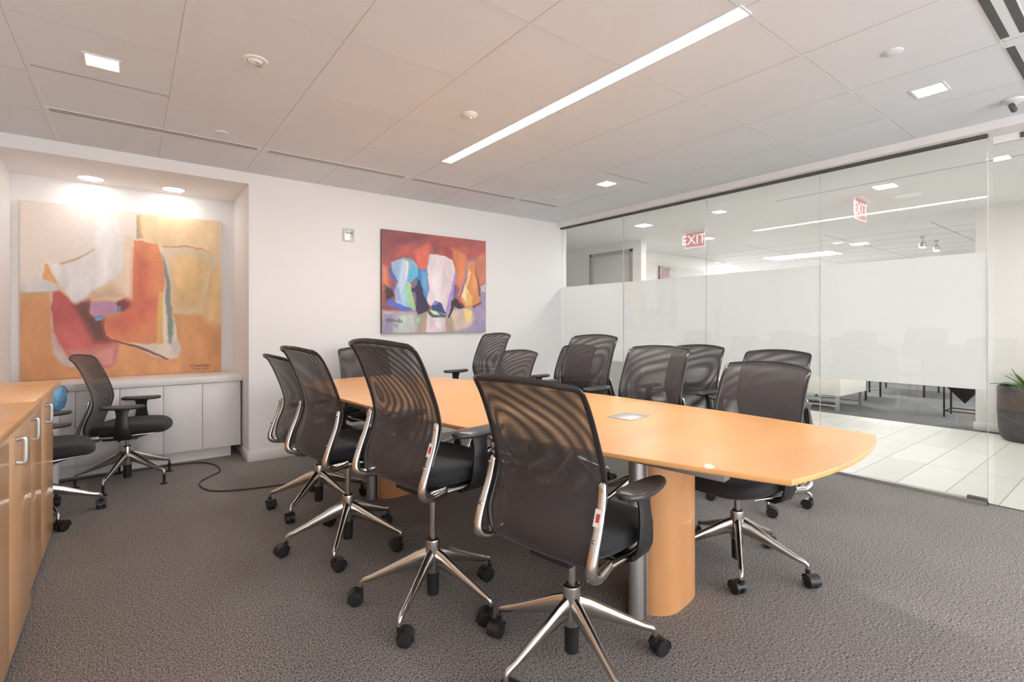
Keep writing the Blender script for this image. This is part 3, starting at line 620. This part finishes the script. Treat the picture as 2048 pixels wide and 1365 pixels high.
# ------------------------------------------------------------------ niche cupboards
CF = 5.03
t = thing('low_cupboard', 'row of white cupboard doors under the counter in the niche', 'cupboard', (0, CF, 0))
obj('plinth', box(NX0 + .002, .72, .05, .48, 0, .095), M['white_lam'], t)
obj('body', box(NX0 + .002, .79, .004, .485, .095, .668), M['white_lam'], t)
xs = [-.735, -.60, -.325, -.06, .222, .497, .772]
for i in range(len(xs) - 1):
    d = obj('door', box(xs[i] + .002, xs[i + 1] - .002, -.016, .002, .10, .662), M['white_lam'], t, bevel=.001)
tag(obj('countertop', box(NX0 + .001, NX1 - .001, CF - .035, NY - .001, .669, .722), M['white_top'], bevel=.003), 'long white countertop in the niche under the orange painting', 'countertop')

# ------------------------------------------------------------------ maple credenzas at the left
def handle(y, z, parent):
    pts = smooth([(0, 0, .040), (.016, 0, .044), (.023, 0, .038), (.024, 0, 0), (.023, 0, -.038), (.016, 0, -.044), (0, 0, -.040)], 4)
    o = obj('handle', B().tube(pts, [(.008, .005)] * len(pts), 10, up=(0, 1, 0)), M['silver'], parent, loc=(.001, y, z)); return o
def credenza(y0, y1, face, label, doors, seed, topx):
    t = thing('credenza', label, 'cabinet', (face, y0, 0)); L = y1 - y0; D = face - WL - .002
    obj('plinth', box(-D, -.05, .02, L - .02, 0, .035), M['black'], t)
    obj('body', box(-D, -.019, .0, L, .035, .832), M['maple_door'], t)
    obj('top', box(-D, topx - face, -.0, L + (.012 if y1 > 3 else -.001), .834, .862), M['maple'], t, bevel=.004)
    for a, b in doors:
        d = obj('door', box(-.018, 0, a - y0 + .0015, b - y0 - .0015, .038, .828), M['maple_door'], t, bevel=.001); handle(a - y0 + .115, .73, d)
credenza(2.81, 3.735, -.335, 'far maple credenza with two doors, next to the blue bagged bin', [(2.81, 3.272), (3.272, 3.735)], 1, -.305)
credenza(.95, 2.805, -.318, 'near maple credenza running off the left edge of the view', [(.95, 1.413), (1.413, 2.34), (2.34, 2.805)], 2, -.290)

# bin with blue bag
t = thing('waste_bin', 'tall white waste bin lined with a blue plastic bag', 'bin', (-.50, 4.56, 0))
obj('body', B().lathe([(.110, 0), (.118, .01), (.130, .66), (.134, .70), (.126, .70), (.11, .02), (.001, .02)], 32), M['bin'], t)
bg = B(); nseg = 60; secs = []
for k, (r, z) in enumerate([(.136, .60), (.146, .615), (.152, .65), (.158, .69), (.158, .72), (.145, .745), (.125, .75), (.112, .73), (.105, .68), (.09, .62)]):
    secs.append([((r + .009 * math.sin(a * 9 + k * 1.3) + .007 * math.sin(a * 17 - k * 2.1)) * math.cos(a), (r + .009 * math.sin(a * 9 + k * 1.3) + .007 * math.sin(a * 17 - k * 2.1)) * math.sin(a), z + .012 * math.sin(a * 5 + k)) for a in [2 * math.pi * q / nseg for q in range(nseg)]])
bg.loft(secs, False); obj('bag', bg, M['bag'], t, sharp=60)

# power cord on the carpet
cp = [(-.9, 4.93), (-.5, 4.96), (.131, 4.99), (.283, 4.99), (.474, 4.94), (.567, 4.77), (.57, 4.56), (.49, 4.449), (.413, 4.327), (.414, 4.172), (.474, 4.043), (.617, 3.965), (.803, 3.915), (.996, 3.867), (1.19, 3.792), (1.34, 3.62), (1.42, 3.45)]
tag(obj('extension_cord', B().tube(smooth([(x, y, .006) for x, y in cp], 8), .0055, 8), M['rubber']), 'black power cord curling over the carpet from the niche to the table', 'cord')

# ------------------------------------------------------------------ conference table
TA = R(8.3); ua = Vector((-math.sin(TA), math.cos(TA), 0)); TL = 3.42
tc0 = Vector((1.915, .61, 0)) + ua * TL / 2
t = thing('conference_table', 'long boat-shaped maple conference table in the middle of the room', 'table', tc0, TA)
def outline(inset):
    pts = []; N = 40; h = TL / 2 - inset
    def hw(y): return .425 + .195 * (1 - (y / (TL / 2)) ** 2) - inset
    def endy(x, sg): return sg * (h - .055 * (x / .43) ** 2)
    for k in range(N + 1): y = -h + .055 + (2 * h - .11) * k / N; pts.append((hw(y), y))
    for k in range(1, 16): x = hw(h - .055) * (1 - 2 * k / 16); pts.append((x, endy(x, 1)))
    for k in range(N + 1): y = h - .055 - (2 * h - .11) * k / N; pts.append((-hw(y), y))
    for k in range(1, 16): x = -hw(h - .055) * (1 - 2 * k / 16); pts.append((x, endy(x, -1)))
    return [(x, y - .080 * x * max(0, -y / (TL / 2) - .5) * 2) for x, y in pts]
tt = B(); tt.loft([[(x, y, z) for x, y in outline(i)] for i, z in ((.095, .708), (.005, .722), (.001, .726), (0, .731), (.001, .738), (.003, .740))])
obj('tabletop', tt, M['maple'], t, sharp=22)
for sx in (-.27, .27):
    obj('beam', box(sx - .025, sx + .025, -1.38, 1.38, .648, .706), M['silver'], t, bevel=.002)
def pedestal(y, sgn, parent):
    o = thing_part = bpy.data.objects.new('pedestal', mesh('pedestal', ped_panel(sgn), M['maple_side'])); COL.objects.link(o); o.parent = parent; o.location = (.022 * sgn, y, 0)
    for sx in (-1, 1):
        obj('post', B().lathe([(.030, 0), (.030, .655)], 24, (sx * .215, 0, 0)), M['silver'], o)
        obj('edge_strip', box(sx * .178 - .005, sx * .178 + .005, -.03, .03, 0, .655), M['silver'], o)
    return o
def ped_panel(sgn):
    sec = []; N = 24
    for k in range(N + 1):
        x = -.173 + .346 * k / N; q = abs(x) / .173; sec.append((x, -.035 - .075 * (1 - q ** 4.0)))
    for k in range(N + 1):
        x = .173 - .346 * k / N; q = abs(x) / .173; sec.append((x, .035 + .075 * (1 - q ** 4.0)))
    return B().loft([[(x, y, z) for x, y in sec] for z in (0.0, .655)])
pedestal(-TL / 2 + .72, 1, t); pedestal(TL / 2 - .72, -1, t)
pw = Vector((1.868, 1.53, 0)) - tc0; pl = Matrix.Rotation(-TA, 3, 'Z') @ pw
tag(obj('power_hatch', B().box(-.082, .082, -.064, .064, 0, .003), M['steel'], loc=(1.868, 1.537, .7402), rz=TA, bevel=.001), 'flush silver square power hatch set in the near half of the tabletop', 'power hatch')

# ------------------------------------------------------------------ office chair
PROF = [(-.08, .385), (-.13, .380), (-.17, .385), (-.20, .405), (-.208, .435), (-.203, .48), (-.188, .53), (-.172, .58), (-.166, .63), (-.175, .69), (-.198, .76), (-.226, .83), (-.252, .89), (-.276, .932), (-.301, .954), (-.312, .958)]
PP = [(p.x, p.y) for p in smooth([(a, b, 0) for a, b in PROF], 4)]
PS = [0.0]
for i in range(1, len(PP)): PS.append(PS[-1] + math.dist(PP[i], PP[i - 1]))
PL = PS[-1]
def prof(s):
    s = max(0, min(PL, s))
    for i in range(1, len(PS)):
        if s <= PS[i]:
            t_ = (s - PS[i - 1]) / (PS[i] - PS[i - 1]); return PP[i - 1][0] * (1 - t_) + PP[i][0] * t_, PP[i - 1][1] * (1 - t_) + PP[i][1] * t_
    return PP[-1]
def hwid(s):
    a = s / PL; w_ = .148 + .075 * min(1, a / .30) ** .9
    w_ += -.008 * max(0, (a - .5) * 2)
    e = PL - s
    if e < .045: w_ -= .045 * (1 - math.sqrt(max(0, 1 - (1 - e / .045) ** 2)))
    return w_
def back_pt(u, v, off):
    s = v * PL; y, z = prof(s); y2, z2 = prof(s + .004); y1, z1 = prof(s - .004); ty, tz = y2 - y1, z2 - z1; l = math.hypot(ty, tz) or 1
    ny, nz = -tz / l, ty / l                         # rearward normal
    x = hwid(s) * u; c = .028 * u * u * min(1, v * 2) # edges come forward
    lift = -.012 * u * u * (1 if v > .8 else 0) * (v - .8) / .2
    return (x, y + c + ny * off, z + nz * off + lift)
def back_mesh():
    b = B(); b.uv = []; nu, nv = 28, 64
    for k, sc in ((0, 1.0), (1, 1.012)):
        def fn(i, j):
            u = i * 2 - 1; v = j; win = math.sin(math.pi * min(1, max(0, (v - .03) / .95)))
            g = (.002 + .006 * (1 - abs(u) ** 3) * win) * (1 if k else -.15)
            b.uv.append((hwid(v * PL) * u * (1.0 + .010 * k * math.sin(v * 5)) + .5 + .0012 * k * math.cos(v * 9), v * PL * (1.0 + .004 * k) + .5)); return back_pt(u, v, g)
        b.grid(fn, nu, nv, flip=bool(k))
    return b
def rim_mesh():
    b = B(); pts = []; v0 = .16
    for k in range(41): v = v0 + (1 - v0) * k / 40; pts.append(back_pt(-1, v, .002))
    for k in range(1, 20): u = -1 + 2 * k / 20; pts.append(back_pt(u, 1, .002))
    for k in range(41): v = 1 - (1 - v0) * k / 40; pts.append(back_pt(1, v, .002))
    return b.tube(pts, [(.0105, .0052)] * len(pts), 10, up=(0, 1, .02))
def bracket(sx):
    pts = smooth([(sx * .226, -.160, .655), (sx * .229, -.166, .62), (sx * .232, -.178, .575), (sx * .234, -.198, .52), (sx * .234, -.216, .47), (sx * .233, -.227, .43), (sx * .230, -.223, .402), (sx * .226, -.196, .387), (sx * .221, -.15, .384), (sx * .214, -.11, .386)], 5)
    n = len(pts); rad = []
    for i in range(n):
        q = i / (n - 1); a = .0130 + .0085 * q; c = .008 + .010 * max(0, min(1, (q - .25) * 2.2)) - .003 * max(0, (q - .75) * 4)
        if i == 0: a *= .6; c *= .6
        rad.append((a, c))
    b = B().tube(pts, rad, 14, up=(0, 1, 0))
    for z in (.635, .50): y_ = -.170 if z > .6 else -.219; b.lathe([(.006, -.004), (.006, .003), (.003, .005)], 10, (sx * .232, y_ , z), 'y')
    # rail running forward beside the seat
    p2 = smooth([(sx * .214, -.12, .384), (sx * .220, -.07, .386), (sx * .226, .0, .388), (sx * .222, .10, .396), (sx * .20, .20, .398)], 4)
    b.tube(p2, [(.014 - .010 * i / (len(p2) - 1), .012 - .008 * i / (len(p2) - 1)) for i in range(len(p2))], 12)
    return b
def ell(a, bb, n=3.2, N=44):
    out = []
    for k in range(N):
        t_ = 2 * math.pi * k / N; c, s = math.cos(t_), math.sin(t_)
        out.append((a * abs(c) ** (2 / n) * (1 if c > 0 else -1), bb * abs(s) ** (2 / n) * (1 if s > 0 else -1)))
    return out
def seat_mesh():
    b = B(); secs = []
    for ins, z in ((.16, .396), (.05, .393), (.020, .398), (.004, .412), (0, .428), (.004, .444), (.016, .455), (.045, .461), (.12, .459), (.20, .457)):
        sec = []
        for x, y in ell(.232 - ins, .238 - ins):
            yy = y + .035; dz = -.020 * max(0, (yy - .14) / .13) ** 2 + .010 * (x / .23) ** 2 * (1 if z > .43 else .3) - .012 * max(0, (-.10 - yy) / .1)
            xx = x * (1 - .10 * max(0, (-yy) / .2)); sec.append((xx, yy, z + dz))
        secs.append(sec)
    return b.loft(secs)
def pan_mesh():
    b = B(); b.loft([[(x, y + .02, z) for x, y in ell(a, c, 2.4, 32)] for a, c, z in ((.205, .19, .397), (.20, .18, .388), (.16, .13, .366), (.10, .085, .345), (.055, .055, .336), (.04, .04, .333))])
    return b
def arm_support(sx):
    pts = [(.13, .372, .030), (.18, .366, .038), (.222, .368, .046), (.249, .384, .050), (.262, .415, .050), (.267, .455, .044), (.266, .50, .037), (.262, .54, .034), (.258, .57, .038), (.255, .588, .048)]
    secs = []
    for i, (x, z, hw_) in enumerate(pts):
        a = pts[max(0, i - 1)]; c = pts[min(len(pts) - 1, i + 1)]; tx, tz = c[0] - a[0], c[1] - a[1]; l = math.hypot(tx, tz); nx, nz = tz / l, -tx / l; th = .0055
        y0, y1 = .03 - hw_, .03 + hw_
        secs.append([(sx * (x + nx * th), y0 + .004, z + nz * th), (sx * (x + nx * th), y1 - .004, z + nz * th), (sx * (x + nx * th * .4), y1, z + nz * th * .4), (sx * (x - nx * th), y1 - .004, z - nz * th), (sx * (x - nx * th), y0 + .004, z - nz * th), (sx * (x + nx * th * .4), y0, z + nz * th * .4)])
    return B().loft(secs)
def pad_mesh(sx):
    b = B(); secs = []
    for ins, z in ((.022, .585), (.006, .588), (0, .597), (.003, .605), (.012, .611), (.03, .613)):
        secs.append([(sx * .258 + x * (1 - .22 * y / .135), y + .03, z + .004 * (y / .135) ** 2) for x, y in ell(.047 - ins, .132 - ins, 2.5, 36)])
    return b.loft(secs)
def leg_mesh():
    b = B(); pts = [(.018, 0, .195), (.06, 0, .186), (.12, 0, .163), (.20, 0, .131), (.262, 0, .107), (.284, 0, .101), (.296, 0, .094), (.300, 0, .082), (.300, 0, .066)]
    rad = [(.017, .042), (.0165, .034), (.015, .026), (.013, .018), (.012, .0135), (.0115, .012), (.010, .010), (.009, .009), (.009, .009)]
    return b.tube(pts, rad, 14, up=(0, 1, 0.0)) if False else b.tube(pts, rad, 14, up=(0, 0, 1))
def hub_mesh():
    return B().lathe([(.024, .130), (.030, .133), (.031, .145), (.0315, .262), (.030, .268), (.0255, .270), (.0255, .262), (.016, .262)], 32, cap=False)
def caster_mesh():
    b = B(); yo = .022
    for sx in (-1, 1): b.lathe([(.004, sx * .004), (.026, sx * .004), (.030, sx * .007), (.030, sx * .020), (.027, sx * .024), (.018, sx * .025), (.017, sx * .022), (.001, sx * .022)], 24, (0, yo, .030), 'x')
    secs = []   # hood
    for k in range(13):
        a = R(-15 + 180 * k / 12); r = .033; secs.append([(x, yo + rr * math.cos(a), .030 + rr * math.sin(a)) for x, rr in ((-.0255, r), (.0255, r), (.0255, r - .003), (-.0255, r - .003))])
    b.loft(secs); b.lathe([(.010, .052), (.011, .072), (.008, .074)], 14); return b
CH = {}
def chair_meshes():
    CH['back'] = mesh('backrest', back_mesh(), M['net'], sharp=180); CH['rim'] = mesh('back_frame', rim_mesh(), M['gloss_black'])
    CH['seat'] = mesh('seat', seat_mesh(), M['fabric'], sharp=70); CH['pan'] = mesh('seat_pan', pan_mesh(), M['gloss_black'])
    for n_, s_ in (('R', 1), ('L', -1)):
        CH['br' + n_] = mesh('back_bracket', bracket(s_), M['chrome'], sharp=60); CH['as' + n_] = mesh('arm_support', arm_support(s_), M['black'], sharp=50); CH['ap' + n_] = mesh('arm_pad', pad_mesh(s_), M['pad'], sharp=60)
    CH['leg'] = mesh('leg', leg_mesh(), M['chrome'], sharp=60); CH['hub'] = mesh('hub', hub_mesh(), M['chrome']); CH['cas'] = mesh('caster', caster_mesh(), M['black'])
    CH['sleeve'] = mesh('column_sleeve', B().lathe([(.021, .034), (.025, .038), (.0265, .138)], 28), M['black'])
    CH['collar'] = mesh('collar', B().lathe([(.022, .262), (.0235, .2705), (.021, .273), (.013, .273)], 28, cap=False), M['black'])
    CH['col'] = mesh('gas_column', B().lathe([(.0140, .060), (.0140, .345)], 24), M['chrome'])
    CH['mech'] = mesh('mechanism', B().box(-.085, .085, -.13, .08, .338, .368).box(.085, .20, -.012, .004, .348, .356), M['black'], bevel=.006)
    CH['glide'] = mesh('glide', B().lathe([(.026, 0), (.026, .003), (.008, .014), (.009, .030), (.010, .068)], 18), M['black'])
chair_meshes()
def place(o, parent, loc=(0, 0, 0), rz=0): o.parent = parent; o.location = loc; o.rotation_euler = (0, 0, rz); return o
def new(name, me, parent, loc=(0, 0, 0), rz=0):
    o = bpy.data.objects.new(name, me); COL.objects.link(o); return place(o, parent, loc, rz)
def make_chair(foot='caster'):
    t = thing('conference_chair', 'black mesh chair', 'chair')
    for nm, me in (('seat', 'seat'), ('seat_pan', 'pan'), ('mechanism', 'mech'), ('gas_column', 'col')): new(nm, CH[me], t)
    bk = new('backrest', CH['back'], t); new('back_frame', CH['rim'], bk)
    for n_ in 'RL':
        new('back_bracket', CH['br' + n_], t); a = new('arm_support', CH['as' + n_], t); new('arm_pad', CH['ap' + n_], a)
    h = new('hub', CH['hub'], t); new('column_sleeve', CH['sleeve'], h); new('collar', CH['collar'], h)
    for k in range(5):
        l = new('leg', CH['leg'], t, rz=R(72 * k)); new(foot, CH['cas' if foot == 'caster' else 'glide'], l, (.300, 0, 0), R(random.uniform(0, 360)) if foot == 'caster' else 0)
    return t
UPPER = ('seat', 'seat_pan', 'mechanism', 'gas_column', 'backrest', 'back_bracket', 'arm_support')
KIDS = {}
def pose(c, x, y, face, base, lift, label, group=None, arm=0):
    c.location = (x, y, 0); c.rotation_euler = (0, 0, R(face - 90)); c['label'] = label
    if group: c['group'] = group
    k = 0
    for ch in [o for o in bpy.data.objects if o.parent == c]:
        n_ = ch.name.split('.')[0]
        if n_ in UPPER: ch.location = (0, 0, lift + (arm if n_ == 'arm_support' else 0))
        elif n_ == 'leg':
            ch.rotation_euler = (0, 0, R(base + 72 * k - (face - 90))); k += 1
            for g in [o for o in bpy.data.objects if o.parent == ch]: g.rotation_euler = (0, 0, R((x * 977 + y * 613 + k * 97) % 360))
    return c
proto = make_chair('caster'); glider = make_chair('glide')
SPEC = [ # x, y, facing, base angle, lift, label
 (1.226, 1.26, 10, 39.6, .055, 'nearest black mesh chair, back to the camera, with white and red sticker on its bracket'),
 (1.021, 1.886, 9.4, 1.6, .157, 'second nearest chair, raised high on its bare gas column, its back to the camera'),
 (.925, 2.647, 7, 22.6, .105, 'third chair along the near side of the table, overlapping the farthest one'),
 (.972, 3.322, 5, 6.4, .030, 'farthest of the four chairs on the near side, left edge against the white wall'),
 (1.67, 4.13, 271, 20, .005, 'chair at the far head of the table before the blank white wall'),
 (2.50, 3.85, 180, 10, .125, 'raised far side chair against the back wall, both armrests over the table end'),
 (2.24, 3.16, 181, 30, .000, 'low far side chair overlapping the raised one near the back wall'),
 (2.56, 2.635, 184, 50, .130, 'raised far side chair left of centre, in front of the corner of the glass wall'),
 (2.50, 2.005, 184, 25, .070, 'far side chair opposite the power hatch, in front of the frosted glass'),
 (2.355, 1.27, 177, 67.5, .015, 'right end chair of the far side, seat and wheels showing under the tabletop'),
 (3.17, 3.42, 180, 15, .010, 'spare chair in the far glass corner, mostly hidden behind the raised chair'),
 (3.34, 2.26, 180, 40, .045, 'spare chair behind the far row, seen between two chair backs'),
 (3.34, 1.65, 180, 0, .030, 'spare chair nearest the glass door, its top showing over the right end chair'),
 (-.44, 4.065, 4, 5.8, .000, 'chair half hidden behind the maple credenza, seat and two wheels showing'),
]
ch_all = [proto] + [dup(proto) for _ in SPEC[1:]]
for c, sp in zip(ch_all, SPEC): pose(c, *sp, 'chairs around the conference room', {.925: -.03, 3.17: .06, 3.34: .035}.get(sp[0], 0))
pose(glider, -.012, 4.687, -13, 27.9, -.010, 'black mesh chair on glides standing alone before the niche, facing right', 'chairs around the conference room')
# stickers on two back brackets
def sticker(c, lift):
    s_ = obj('sticker', box(-.0125, .0125, -.0016, 0, -.025, .025), M['label'], c, loc=(.233, -.1935, .560 + lift)); s_.rotation_euler = (R(-20), 0, 0)
    obj('print', box(-.006, .006, -.0022, -.0015, -.012, .012), M['redink'], s_); s_['label'] = 'small white paper sticker with red print'
sticker(ch_all[0], .055); sticker(ch_all[1], .157)
